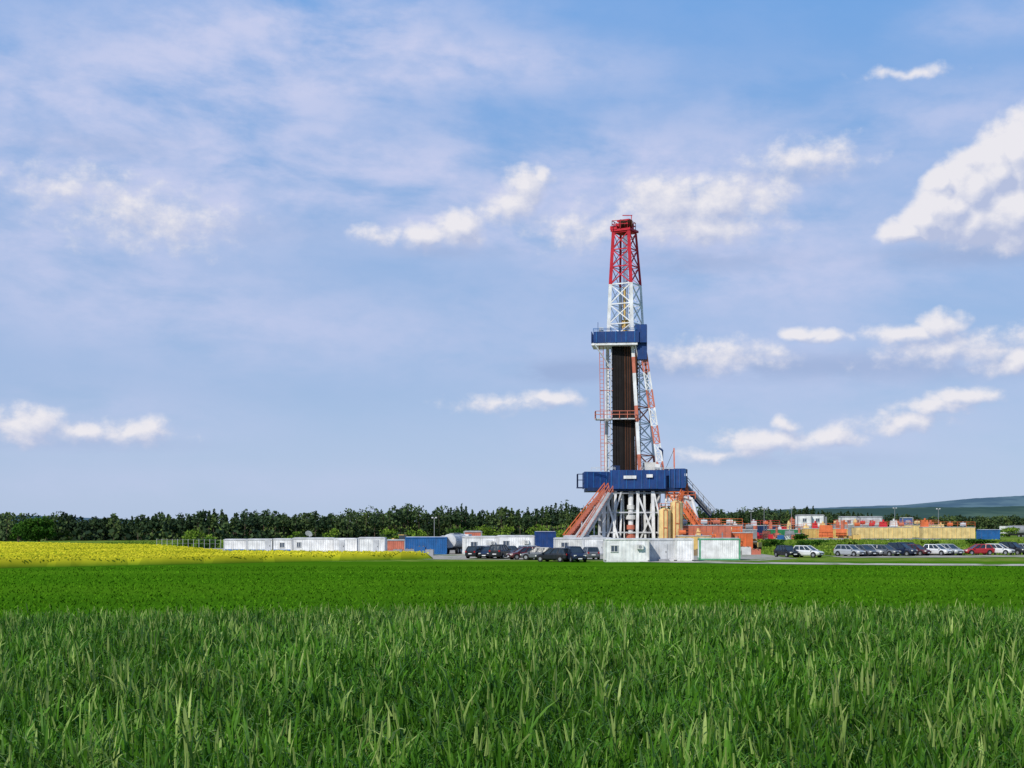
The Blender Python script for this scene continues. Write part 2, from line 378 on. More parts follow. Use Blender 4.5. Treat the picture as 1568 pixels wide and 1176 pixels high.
for (u, D, h, w) in [(300, 262, 3.3, 6.5), (282, 268, 2.6, 5), (322, 258, 2.2, 4.5), (505, 275, 4.2, 5), (450, 280, 3.4, 5), (600, 285, 4.0, 6), (640, 287, 3.6, 6), (700, 290, 3.8, 7), (735, 290, 4.2, 7), (770, 292, 4.4, 8), (820, 295, 4.5, 8), (850, 298, 4, 7),
                     (1150, 252, 1.6, 6), (1185, 250, 1.3, 5), (1240, 252, 1.3, 7), (1290, 251, 1.2, 5), (1140, 246, 1.3, 4), (1420, 253, .7, 5), (1500, 253, .8, 6), (1545, 330, 2.4, 7), (1225, 270, 1.4, 4)]:
    leafy('shrub', px2x(u, D), D, h, w, 700, .22, 'shrub' if rng.random() < .75 else 'leaf', False, 9)
def verge():
    n = 56000; x = rng.uniform(38, 150, n); y = rng.uniform(200, 266, n)
    x[:22000] = rng.uniform(-90, 36, 22000); y[:22000] = rng.uniform(262, 330, 22000)
    z = gz(x, y); h = rng.uniform(.12, .45, n); w = rng.uniform(.06, .2, n); a = rng.uniform(0, np.pi, n); dx, dy = np.cos(a)*w, np.sin(a)*w
    q = np.stack([np.stack([x-dx, y-dy, z-.02], -1), np.stack([x+dx, y+dy, z-.02], -1), np.stack([x+dx*.4, y+dy*.4+.05, z+h], -1), np.stack([x-dx*.6, y-dy*.6, z+h*.9], -1)], 1)
    t = np.clip(.45+.3*np.sin(x*.3)*np.sin(y*.4+x*.1)+rng.normal(0, .18, n), 0, 1)
    quads_obj('meadow_grass', q, t, ['shrub'])
verge()

# ------------------------------------------------------------ hills
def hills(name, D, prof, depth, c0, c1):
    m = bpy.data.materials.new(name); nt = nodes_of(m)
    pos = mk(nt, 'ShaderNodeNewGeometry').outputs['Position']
    c = mixc(nt, maprange(nt, noise(nt, vmath(nt, 'MULTIPLY', pos, (1, .6, 3)), .006, 5, .6), .4, .6), c0, c1)  # distance haze is painted in: bluish, lightened base colours
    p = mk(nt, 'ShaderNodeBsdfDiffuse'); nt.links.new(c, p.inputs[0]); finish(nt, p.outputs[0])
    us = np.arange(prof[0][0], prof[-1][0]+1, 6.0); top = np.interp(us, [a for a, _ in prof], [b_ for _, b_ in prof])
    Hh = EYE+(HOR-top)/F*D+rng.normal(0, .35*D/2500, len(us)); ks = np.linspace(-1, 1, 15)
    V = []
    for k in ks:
        for u, h in zip(us, Hh): V.append((px2x(u, D), D+k*depth, max(-1, (h+3)*math.cos(k*math.pi/2)**1.2-3)))
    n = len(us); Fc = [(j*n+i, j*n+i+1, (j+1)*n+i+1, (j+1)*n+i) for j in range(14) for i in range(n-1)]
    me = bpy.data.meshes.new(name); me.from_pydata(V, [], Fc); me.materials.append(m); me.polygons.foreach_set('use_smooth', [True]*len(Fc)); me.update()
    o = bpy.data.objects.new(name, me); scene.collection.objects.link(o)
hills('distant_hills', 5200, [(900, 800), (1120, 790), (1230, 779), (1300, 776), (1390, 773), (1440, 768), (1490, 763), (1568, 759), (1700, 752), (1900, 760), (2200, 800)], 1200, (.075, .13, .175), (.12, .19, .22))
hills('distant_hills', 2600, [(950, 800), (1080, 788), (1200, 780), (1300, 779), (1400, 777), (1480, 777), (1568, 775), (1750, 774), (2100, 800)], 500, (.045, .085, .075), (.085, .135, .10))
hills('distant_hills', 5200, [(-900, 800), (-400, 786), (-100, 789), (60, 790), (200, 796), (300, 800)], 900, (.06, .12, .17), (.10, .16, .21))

# ------------------------------------------------------------ drilling rig
RX, RY = px2x(955, 230), 230.0
P = Parts()
th = math.radians(-30)
ZL = [13, 34, 43.5, 52]; SL = [6.0, 4.4, 3.7, 2.75]; CL = [1.15, .35, .3, .15]
def corner(z, i, inset=0):
    s = np.interp(z, ZL, SL)/2-inset; c = np.interp(z, ZL, CL)
    lx, ly = ((-s, -s), (s, -s), (s, s), (-s, s))[i]
    return Vector((c+lx*math.cos(th)-ly*math.sin(th), lx*math.sin(th)+ly*math.cos(th), z))
lv = list(np.linspace(13, 34, 9))+list(np.linspace(37, 43.5, 3))+list(np.linspace(46.4, 52, 3))
mast = P['mast']
def mcol(z, i):
    if z > 43.3: return 'red'
    if z > 33: return 'white'
    if i in (1, 2): return 'salmon' if (int(z/2.7) % 3 == 1) else 'white'
    return 'white'
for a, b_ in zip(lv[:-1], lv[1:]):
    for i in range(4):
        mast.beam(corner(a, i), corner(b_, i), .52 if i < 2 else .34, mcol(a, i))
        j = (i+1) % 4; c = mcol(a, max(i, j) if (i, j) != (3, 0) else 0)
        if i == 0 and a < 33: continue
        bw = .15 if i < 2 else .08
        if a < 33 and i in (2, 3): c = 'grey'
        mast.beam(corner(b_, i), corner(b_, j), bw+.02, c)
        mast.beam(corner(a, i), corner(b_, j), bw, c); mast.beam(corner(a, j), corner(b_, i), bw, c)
p0, p1 = Vector((2.3, -3.6, 33.2)), Vector((5.2, -4.2, 13)); o = Vector((.9, 0, .1)); n = 14
for k in range(n):
    a = p0.lerp(p1, k/n); b_ = p0.lerp(p1, (k+1)/n); c = 'salmon' if k % 4 in (1, 2) else 'white'
    mast.beam(a, b_, .22, c); mast.beam(a+o, b_+o, .22, c); mast.beam(a, b_+o, .12, c); mast.beam(a+o, b_, .1, c); mast.beam(b_, b_+o, .12, c)
cr = P['crown_block']
cr.box((.15, 0, 52.3), (3.5, 3.3, .35), 'red', th); cr.box((.15, 0, 53.0), (2.6, 1.6, 1.1), 'red', th)
for k in (-.8, -.3, .3, .8): cr.cyl((.15+k, -.9, 53.3), (.15+k+.18, -.9+.05, 53.3), .75, 'rust', n=14)
cr.box((.15, 0, 54.0), (2.2, 1.2, .3), 'red', th); cr.box((-1.4, -.3, 52.7), (1.2, 1.4, .6), 'red', th)
cr.rail([(-2.0, -1.3, 52.5), (.6, -2.0, 52.5), (2.0, .6, 52.5), (-.6, 2.0, 52.5), (-2.0, -1.3, 52.5)], 1.25, 'red', .09, 1.0)
cr.beam((1.1, 0, 53), (1.3, 0, 54.9), .12, 'red'); cr.beam((-1.3, 0, 53), (-1.3, 0, 55), .07, 'white'); cr.beam((-.2, 0, 54.9), (1.4, 0, 54.9), .12, 'red')
tg = P['travelling_block_and_hoses']
for k in (-.35, -.12, .12, .35): tg.cyl((.3+k, 0, 38), (.2+k*.8, 0, 52.4), .05, 'black', n=6)
tg.box((.3, 0, 36.5), (1.0, .7, 2.6), 'ochre', th); tg.cyl((.1, -.9, 34.5), (.1, -.7, 43), .17, 'ochre'); tg.cyl((-.45, -1, 34), (-.35, -.8, 42), .08, 'rust', n=6)
tg.cyl((.75, -1.6, 34), (.9, -1.1, 44), .10, 'white', n=6); tg.box((1.75, -3.2, 23.2), (.26, .26, 20.4), 'rust', th); tg.box((1.45, .4, 24), (.25, .3, 20), 'salmon', th)
tg.box((1.3, .3, 20.5), (1.2, 1.2, 3.4), 'rust', th); tg.cyl((2.3, -2, 14), (2.0, -1.9, 33), .12, 'black'); tg.cyl((2.7, -1.4, 13), (2.4, -1.6, 30), .1, 'lightgrey')
dp = P['drill_pipe_stands']
for r in range(4):
    for k in range(18):
        x = -1.95+k*.195; kk = k > 9
        dp.cyl((x+.1+rng.normal(0, .03), -3.0+r*.28, 13.1), (x+rng.normal(0, .02), -2.6+r*.28, 33.6+rng.uniform(0, .6)), .1, 'rust' if kk and rng.random() < .35 else 'pipe', n=6)
ld = P['access_ladder']
for x in (-4.15, -3.55): ld.beam((x+.25, -3.2, 13), (x, -3.2, 33.3), .1, 'salmon')
for k in range(34):
    z = 13.3+k*.6; t = (z-13)/20.3; ld.beam((-3.9-.25*t, -3.2, z), (-3.3-.25*t, -3.2, z), .06, 'salmon')
ld.beam((-2.5, -3.1, 13), (-2.25, -3.0, 33), .16, 'lightgrey')
mbd = P['racking_platform']; ra = math.radians(-7)
mbd.box((-1.5, -1.6, 33.35), (7.4, 5.6, .35), 'white', ra)
mbd.box((-1.55, -4.45, 34.45), (7.3, .12, 1.8), 'blue', ra); mbd.box((-5.15, -1.3, 34.45), (.12, 5.6, 1.8), 'blue', ra); mbd.box((-1.2, 1.2, 34.6), (7.3, .12, 2.0), 'blue', ra)
mbd.box((2.5, -3.6, 35.0), (1.9, 2.2, 2.9), 'blue', ra); mbd.box((2.75, -3.2, 32.2), (1.5, 1.8, 2.6), 'blue', ra)
mbd.rail([(-5.2, -4.0, 35.35), (1.6, -4.85, 35.35)], .5, 'blue2', .08, 1.2)
for x in (-4.7, -3.2, -1.6, 0, 1.4): mbd.box((x, -4.55-.12*(x+1.5), 34.45), (.14, .1, 1.75), 'blue2', ra)
mbd.box((-3.9, -3.6, 35.6), (.7, .5, .9), 'offwhite'); mbd.beam((-5.0, -4.2, 33.3), (-2.5, -2.6, 30.0), .16, 'white'); mbd.beam((1.5, -4.4, 33.3), (2.4, -2.4, 30.2), .16, 'white')
mbd.beam((-4.4, -3.2, 35), (-4.4, -3.2, 37), .07, 'blue')
bb = P['belly_platform']
bb.box((-1.6, -2.9, 21.35), (6.4, 2.4, .18), 'lightgrey', ra); bb.rail([(-4.8, -3.9, 21.4), (1.5, -4.6, 21.4)], 1.2, 'salmon', .1, 1.1); bb.rail([(-4.8, -3.9, 21.4), (-4.8, -1.6, 21.4)], 1.2, 'salmon', .1, 1.1)
for zz in (17.5, 26, 29.5): bb.beam((-4, -3.3, zz), (-2, -2.9, zz), .1, 'salmon')
df = P['drill_floor']
df.box((1.6, 0, 10.0), (15.6, 11, .55), 'navy', 0); df.box((1.8, -6.0, 11.55), (8.9, .2, 3.0), 'blue', ra*.6)
for k in range(8): df.box((-2.4+k*1.2, -6.14+(k-3.5)*-.087, 11.55), (.1, .12, 2.9), 'blue2', ra*.6)
df.box((-4.6, -4.2, 11.5), (4.2, .2, 2.7), 'blue', math.radians(12)); df.box((-6.6, -1.4, 11.5), (.2, 5, 2.6), 'blue', 0); df.box((1.6, 5.3, 11.5), (15.4, .2, 2.8), 'blue', 0)
for k in range(4): df.box((-6.2+k*1.05, -4.66+k*.22, 11.5), (.1, .1, 2.6), 'blue2')
df.box((8.1, -3.6, 11.75), (3.3, 4.0, 3.1), 'blue', math.radians(-14)); df.box((6.7, -4.6, 11.2), (1.2, 1.6, 1.8), 'navy')
for k in range(4): df.box((6.9+k*.8, -5.85-.2*k+.33, 11.75), (.09, .12, 3.0), 'blue2', math.radians(-14))
df.box((.5, -6.26, 11.9), (2.0, .06, .5), 'white', ra*.6); df.box((3.6, -6.55, 12.1), (1.0, .06, .5), 'white', ra*.6); df.box((9.2, -5.9, 12.3), (.9, .06, .4), 'lightgrey', math.radians(-14))
df.box((-7.2, -3.0, 10.3), (1.2, 3, .15), 'navy'); df.rail([(-7.7, -4.4, 10.35), (-6.6, -4.4, 10.35)], 2.1, 'navy', .12, 1); df.rail([(-7.7, -4.4, 10.35), (-7.7, -1.5, 10.35)], 2.1, 'navy', .12, 1.2)
df.box((4.0, -2, 13.6), (2.0, 2.2, 1.6), 'offwhite'); df.box((-1.5, -4.8, 13.4), (1.0, .8, .8), 'navy'); df.cyl((5.9, -4, 13), (5.9, -4, 16.2), .14, 'navy'); df.cyl((5.9, -4, 16.1), (5.4, -4, 16.7), .25, 'navy')
df.beam((7.75, -5, 8.6), (7.65, -5, 16.6), .18, 'orange'); df.beam((7.65, -5, 16.4), (6.3, -5, 13.2), .06, 'black'); df.box((5.0, -5, 13.5), (.8, .6, 1.1), 'white')
for x in (-5.6, -3.4, 2.2, 4.2, 6.0): df.rail([(x, -5.4, 13.0), (x+1.6, -5.5, 13.0)], .5, 'lightgrey', .06, .8)
sb = P['substructure']
for (x1, x2, y, w, c) in [(-3.5, -3.6, -5.2, .5, 'white'), (-2.7, -2.9, -4.6, .3, 'offwhite'), (-1.7, -2.0, -5.0, .4, 'white'), (1.9, 1.7, -5, .45, 'white'), (2.9, 3.1, -4.8, .35, 'offwhite'), (4.2, 4.4, -5.2, .5, 'white'), (5.4, 5.2, -4.4, .4, 'lightgrey'),
                          (-3.5, -3.7, 4.6, .5, 'lightgrey'), (0, 0, 4.6, .5, 'lightgrey'), (4.3, 4.5, 4.6, .5, 'lightgrey'), (6.4, 6.6, -4.5, .35, 'white'), (-.6, -1.0, -4.2, .3, 'white')]:
    sb.beam((x1, y, 9.8), (x2, y, 0), w, c)
for (a, b_, c, w) in [((-3.4, -5.3, 9.5), (-1.0, -5.3, 1.0), 'white', .28), ((-.8, -5.2, 9.6), (-3.4, -5.2, 1), 'lightgrey', .25), ((1.6, -5.2, 9.7), (5.0, -5.2, 1), 'white', .28), ((5.6, -5, 9.6), (1.8, -5, 1), 'offwhite', .25), ((4.4, -5.3, 9.6), (6.3, -5.3, 1), 'white', .25),
                      ((-3.5, 4.6, 9.5), (0, 4.6, .5), 'grey', .3), ((0, 4.6, 9.5), (4.3, 4.6, .5), 'grey', .3), ((-3.5, -5, 9), (-3.5, 4.6, 1), 'grey', .3), ((4.4, -5, 9), (4.4, 4.6, 1), 'grey', .3)]: sb.beam(a, b_, w, c)
for z in (9.4, 6.3, 3.1, .5):
    sb.beam((-3.7, -5.1, z), (6.5, -5.1, z), .22, 'lightgrey' if z < 9 else 'grey'); sb.beam((-3.7, 4.6, z), (6.5, 4.6, z), .25, 'grey'); sb.beam((-3.6, -5.1, z), (-3.6, 4.6, z), .22, 'lightgrey'); sb.beam((4.4, -5, z), (4.4, 4.6, z), .22, 'grey')
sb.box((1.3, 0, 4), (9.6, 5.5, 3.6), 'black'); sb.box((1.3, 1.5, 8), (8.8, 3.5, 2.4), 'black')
sb.box((1.5, 0, .35), (11, 10.6, .6), 'grey')
bo = P['blowout_preventer']
bo.cyl((.8, -4.3, .6), (.8, -4.3, 9.7), .42, 'white')
for z, r in ((2.2, .75), (3.6, .65), (5.2, .8), (6.8, .6)): bo.cyl((.8, -4.3, z), (.8, -4.3, z+.7), r, 'offwhite' if z > 4 else 'salmon', n=14)
for k in range(10): bo.beam((-3+k*.95, -3.6, .5), (-3+k*.95+rng.normal(0, .3), -3.6, 9.6), rng.uniform(.1, .22), ['white', 'lightgrey', 'grey', 'offwhite'][k % 4])
st = P['stairways']
def stair(a, b_, wd, body, rail):
    a = Vector(a); b_ = Vector(b_); o = Vector((.35, wd/2, 0)); n = 22
    for sgn in (-1, 1):
        st.beam(a+o*sgn, b_+o*sgn, .2, body, .45); u = Vector((0, 0, 1.1))
        st.beam(a+o*sgn+u, b_+o*sgn+u, .13, rail); st.beam(a+o*sgn+u*.5, b_+o*sgn+u*.5, .1, rail)
        for k in range(0, n+1, 3):
            c = a.lerp(b_, k/n)+o*sgn; st.beam(c, c+u, .1, rail)
    for k in range(n): c = a.lerp(b_, (k+.5)/n); st.beam(c-o, c+o, .3, body, .06)
stair((-3.2, -5.6, 9.9), (-9.9, -7.2, 1.6), 1.3, 'salmon', 'orange'); stair((-2.6, -7.4, 9.4), (-7.9, -8.6, 1.0), 1.2, 'lightgrey', 'salmon')
st.beam((-3.4, -6.8, 9.2), (-8.8, -8, 1.6), .5, 'lightgrey', .35)
for t in (.3, .6, .85): c = Vector((-3.2, -6, 9.9)).lerp(Vector((-9.9, -7.6, 1.6)), t); st.beam(c, (c.x, c.y, 0), .2, 'lightgrey')
stair((9.2, -5.8, 7.0), (11.8, -6.2, 3.2), 1.0, 'orange', 'orange'); stair((9.6, -4.8, 9.9), (7.4, -5.8, 5.4), 1.0, 'orange', 'orange')
fl = P['flow_lines']
for k, c in enumerate(('steel', 'grey', 'navy')): fl.cyl((9.6, -3+k*.8, 11.1-k*.3), (14.0, -3+k*.8, 6.2-k*.3), .2, c)
fl.rail([(9.9, -4.2, 10.9), (14.2, -4.2, 6.0)], 1.0, 'grey', .1, 1.2)
fl.cyl((8.6, -5, 9), (10.6, -5, 8.4), .28, 'white'); fl.cyl((10.6, -5, 8.4), (11.4, -5, 5), .28, 'white'); fl.box((9.6, -4.2, 7.6), (1.6, 1.5, 1.8), 'lightgrey'); fl.box((7.5, -4, 8.8), (2.2, 2, 1.3), 'white'); fl.beam((6.3, -5.2, 9.8), (9.8, -5.2, 5), .18, 'orange'); fl.rail([(6.4, -5.4, 8.5), (11, -5.4, 8.5)], 1.1, 'orange', .11, 1)
P.done('drilling_rig', (RX, RY, 0))

def silo(x, y, h, r, mat):
    S = Parts(); b = S['tank']; b.cyl((0, 0, 1.4), (0, 0, h), r, mat, n=18); b.cyl((0, 0, h), (0, 0, h+.4), r, mat, .3*r, n=18); b.cyl((0, 0, .5), (0, 0, 1.4), .3*r, mat, r, n=18)
    l = S['legs']
    for i in range(4): a = i*math.pi/2+.7; l.beam((math.cos(a)*r*.9, math.sin(a)*r*.9, 0), (math.cos(a)*r*.9, math.sin(a)*r*.9, 2.4), .16, mat)
    S['ladder'].rail([(-.3, -r-.1, .5), (.3, -r-.1, .5)], h-.4, 'orange', .07, .5); S['ladder'].rail([(-r, 0, h+.1), (0, -r, h+.1), (r, 0, h+.1)], .9, 'orange', .07, .8)
    S.done('storage_silo', (x, y, 0))
silo(px2x(1018, 218), 218, 6.6, .95, 'yellow'); silo(px2x(1036, 219), 219, 7.8, 1.0, 'tank'); silo(px2x(1027, 223), 223, 5.6, .9, 'yellow')

# ------------------------------------------------------------ site plant
def mud_tank(u, D, L, H, body, rail='orange', dep=2.6, z0=0.0, rot=0.0, gear=True, name='mud_tank'):
    S = Parts(); b = S['tank']; b.box((0, 0, H/2+.15), (L, dep, H-.3), body)
    for k in range(int(L/.9)+1): b.box((-L/2+.05+k*(L-.1)/int(L/.9), -dep/2-.05, H/2+.15), (.1, .1, H-.35), body)
    b.box((0, 0, .12), (L+.2, dep+.1, .2), 'grey'); b.box((0, 0, H+.06), (L+.15, dep+.15, .1), 'lightgrey')
    S['handrail'].rail([(-L/2, -dep/2, H+.1), (L/2, -dep/2, H+.1)], 1.0, rail, .06, 1.6)
    if gear:
        g = S['agitators_and_pumps']; x = -L/2+.8
        while x < L/2-.8:
            c = ['orange', 'salmon', 'orange', 'lightgrey', 'tank', 'offwhite', 'grey', 'red'][rng.integers(8)]; k = rng.random(); w = rng.uniform(.6, 1.6); hh = rng.uniform(.4, 1.5)
            if k < .5: g.box((x, rng.uniform(-.5, .5), H+.12+hh/2), (w, .9, hh), c, 0, .85); g.cyl((x, 0, H+hh), (x, 0, H+hh+.5), .2, c)
            else: g.cyl((x-.5, 0, H+.6), (x+.5, 0, H+.6), .35, c); g.cyl((x, 0, H+.1), (x, 0, H+1.2), .12, 'steel')
            x += rng.uniform(1.5, 3.2)
    S.done(name, (px2x(u, D), D, z0), rot)
mud_tank(1078, 222, 8, 4.2, 'salmon', gear=True, dep=3, rot=.05); mud_tank(1062, 214, 5, 2.6, 'ochre'); mud_tank(1100, 232, 7.5, 4.2, 'orange', 'orange')
mud_tank(1122, 226, 6, 3.0, 'orange', 'grey'); mud_tank(1090, 214, 5.5, 2.0, 'tank', rot=-.05); mud_tank(1130, 240, 6, 3.4, 'grey')
mud_tank(1350, 284, 11.5, 2.5, 'tank', z0=1.2); mud_tank(1450, 284, 10.5, 2.5, 'tank', z0=1.2); mud_tank(1262, 288, 9, 2.2, 'ochre', z0=1.2); mud_tank(1400, 300, 10, 2.9, 'yellow', 'orange', z0=1.2, rot=.2); mud_tank(1310, 305, 10, 2.9, 'grey', 'orange', z0=1.2)
mud_tank(1200, 290, 7, 2.0, 'green', 'orange', z0=1.2); mud_tank(1170, 296, 6, 2.8, 'navy', 'red', z0=1.2); mud_tank(1235, 305, 8, 3.0, 'rust', 'orange', z0=1.2)

def pumpset(u, D, z0, c, s=1.0):
    S = Parts(); b = S['skid']; b.box((0, 0, .2), (4*s, 1.8*s, .3), 'grey'); b.box((-.8*s, 0, 1.1*s), (1.8*s, 1.3*s, 1.5*s), c, 0, .85); b.cyl((.4*s, 0, .9*s), (1.7*s, 0, .9*s), .5*s, c); b.cyl((-.8*s, 0, 1.8*s), (-.8*s, 0, 2.9*s), .12*s, 'steel')
    b.cyl((1.2*s, 0, 1.3*s), (1.2*s, 0, 2.4*s), .25*s, 'salmon'); b.rail([(-2*s, -.9*s, .3), (2*s, -.9*s, .3)], 1.0*s, c, .05, 1)
    S.done('pump_unit', (px2x(u, D), D, z0), rng.uniform(-.3, .3))
for a in [(1115, 215, 0, 'orange', 1.1), (1145, 262, 1.2, 'red', 1.2), (1215, 284, 1.2, 'grey', 1), (1180, 282, 1.2, 'salmon', 1), (1275, 280, 1.2, 'orange', 1.6)]:
    pumpset(*a)

def cabin(name, u, D, L, H, dep, wall='white', trim='lightgrey', z0=0.0, rot=0.0, wins=(), door=None, band=None, ac=True, rib=.33):
    S = Parts(); w = S['walls']; w.box((0, 0, H/2+.1), (L, dep, H-.2), wall)
    k = int(L/rib)
    for i in range(1, k):
        x = -L/2+i*L/k
        if any(abs(x-wx) < ww/2+.12 for wx, ww in wins) or (door is not None and abs(x-door) < .55): continue
        w.box((x, -dep/2-.01, H/2+.1), (rib*.45, .05, H-.5), wall)
    for i in range(1, int(dep/rib)): w.box((-L/2-.02, -dep/2+i*rib, H/2+.1), (.06, rib*.45, H-.5), wall); w.box((L/2+.02, -dep/2+i*rib, H/2+.1), (.06, rib*.45, H-.5), wall)
    for sx in (-1, 1):
        for sy in (-1, 1): w.box((sx*(L/2-.05), sy*(dep/2-.05), H/2+.08), (.2, .2, H), trim)
    w.box((0, 0, .1), (L+.1, dep+.1, .2), trim)
    r = S['roof']; r.box((0, 0, H+.02), (L+.16, dep+.16, .16), trim); r.box((0, 0, H+.13), (L-.2, dep-.2, .08), 'lightgrey')
    for wx, ww in wins:
        g = S['windows']; g.box((wx, -dep/2-.05, H*.6), (ww, .06, .7), 'winblue')
        for sz in (-.38, .38): g.box((wx, -dep/2-.07, H*.6+sz), (ww+.12, .09, .07), 'offwhite')
        for sx in (-ww/2, 0, ww/2): g.box((wx+sx, -dep/2-.07, H*.6), (.06, .09, .7), 'offwhite')
    if door is not None:
        S['door'].box((door, -dep/2-.05, 1.15), (.9, .07, 2.0), 'lightgrey'); S['door'].box((door+.3, -dep/2-.1, 1.15), (.06, .06, .2), 'black'); S['door'].box((door, -dep/2-.4, .15), (1.2, .7, .3), 'grey')
    if band: S['stripe'].box((0, -dep/2-.06, .42), (L-.3, .04, .32), band)
    if ac and L > 3.5: S['air_conditioner'].box((L*.3, -dep/2-.28, H*.68), (.75, .4, .55), 'offwhite'); S['air_conditioner'].cyl((L*.3, -dep/2-.5, H*.68), (L*.3, -dep/2-.47, H*.68), .2, 'grey')
    return S.done(name, (px2x(u, D), D+dep/2, z0), rot)
C = 'portable_cabin'
cabin(C, 360, 216, 3.4, 2.0, 2.4, band='blue2', z0=0, ac=False); cabin(C, 398, 214, 3.9, 2.05, 2.4, band='blue2', ac=False, door=1.2); cabin(C, 432, 214, 2.9, 2.1, 2.4, band='blue2', wins=[(0, .7)])
cabin(C, 480, 212, 6.2, 2.25, 2.4, ac=False, wins=[(-2.2, .6)]); cabin(C, 529, 210, 3.3, 2.2, 2.4, 'white', 'white', door=-.6); cabin(C, 569, 208, 3.9, 2.35, 2.4, door=.6, ac=False)
cabin('shipping_container', 652, 206, 6.0, 2.45, 2.4, 'blue2', 'blue2', rot=.03, ac=False); cabin('shipping_container', 606, 226, 3, 1.8, 2.4, 'salmon', 'grey', ac=False); cabin('shipping_container', 690, 216, 3, 2.5, 2.4, 'grey', 'grey', ac=False)
cabin(C, 735, 203, 4.8, 2.55, 5.0, 'white', 'offwhite', rot=.12, wins=[(-1.2, .9)], door=1.0); cabin(C, 790, 212, 5.6, 2.6, 2.6, 'white', 'lightgrey', rot=-.06, wins=[(-1.4, .9)])
cabin('shipping_container', 835, 245, 3.6, 3.0, 2.4, 'blue', 'blue', ac=False); cabin('shipping_container', 724, 238, 3.0, 3.1, 2.4, 'salmon', 'grey', ac=False)
cabin(C, 880, 207, 6.0, 2.3, 2.4, 'offwhite', 'lightgrey', wins=[(-1.5, 1.0)], ac=False); cabin(C, 915, 200, 4.0, 2.4, 2.4, 'white', 'lightgrey', door=.3); cabin(C, 893, 222, 6.0, 2.5, 2.4, 'white')
cabin(C, 960, 167, 5.2, 2.65, 2.5, 'white', 'offwhite', wins=[(-1.5, .8)], door=None, rot=.0, rib=.45); cabin(C, 1012, 169.5, 3.4, 2.6, 2.5, 'lightgrey', 'lightgrey', ac=False, door=.3); cabin(C, 1048, 169, 2.1, 2.65, 2.5, 'white', 'offwhite', ac=False)
cabin(C, 1103, 175, 5.0, 2.6, 2.4, 'white', 'mint', ac=False, rot=-.06, rib=.25)
for (u, D, L, zz, mt) in [(1232, 300, 3.0, 1.2, 'offwhite'), (1232, 300, 3.0, 3.7, 'white'), (1252, 301, 2.8, 3.7, 'white'), (1300, 312, 3.6, 3.4, 'offwhite'), (1334, 312, 5.0, 3.4, 'lightgrey'), (1300, 312, 3.6, .9, 'grey'), (1334, 312, 5, .9, 'grey'), (1252, 301, 2.8, 1.2, 'salmon'), (1390, 318, 2.4, 3.2, 'blue2'), (1390, 318, 2.4, .8, 'grey')]:
    cabin('site_cabin', u, D, L, 2.5, 2.4, mt, 'grey', z0=zz, ac=False, wins=[(0, .8)])
cabin('shipping_container', 1516, 290, 4, 1.9, 2.4, 'blue2', 'blue2', z0=1.2, ac=False); cabin('shipping_container', 1190, 300, 4.5, 2.5, 2.4, 'red', 'red', z0=1.2, ac=False)

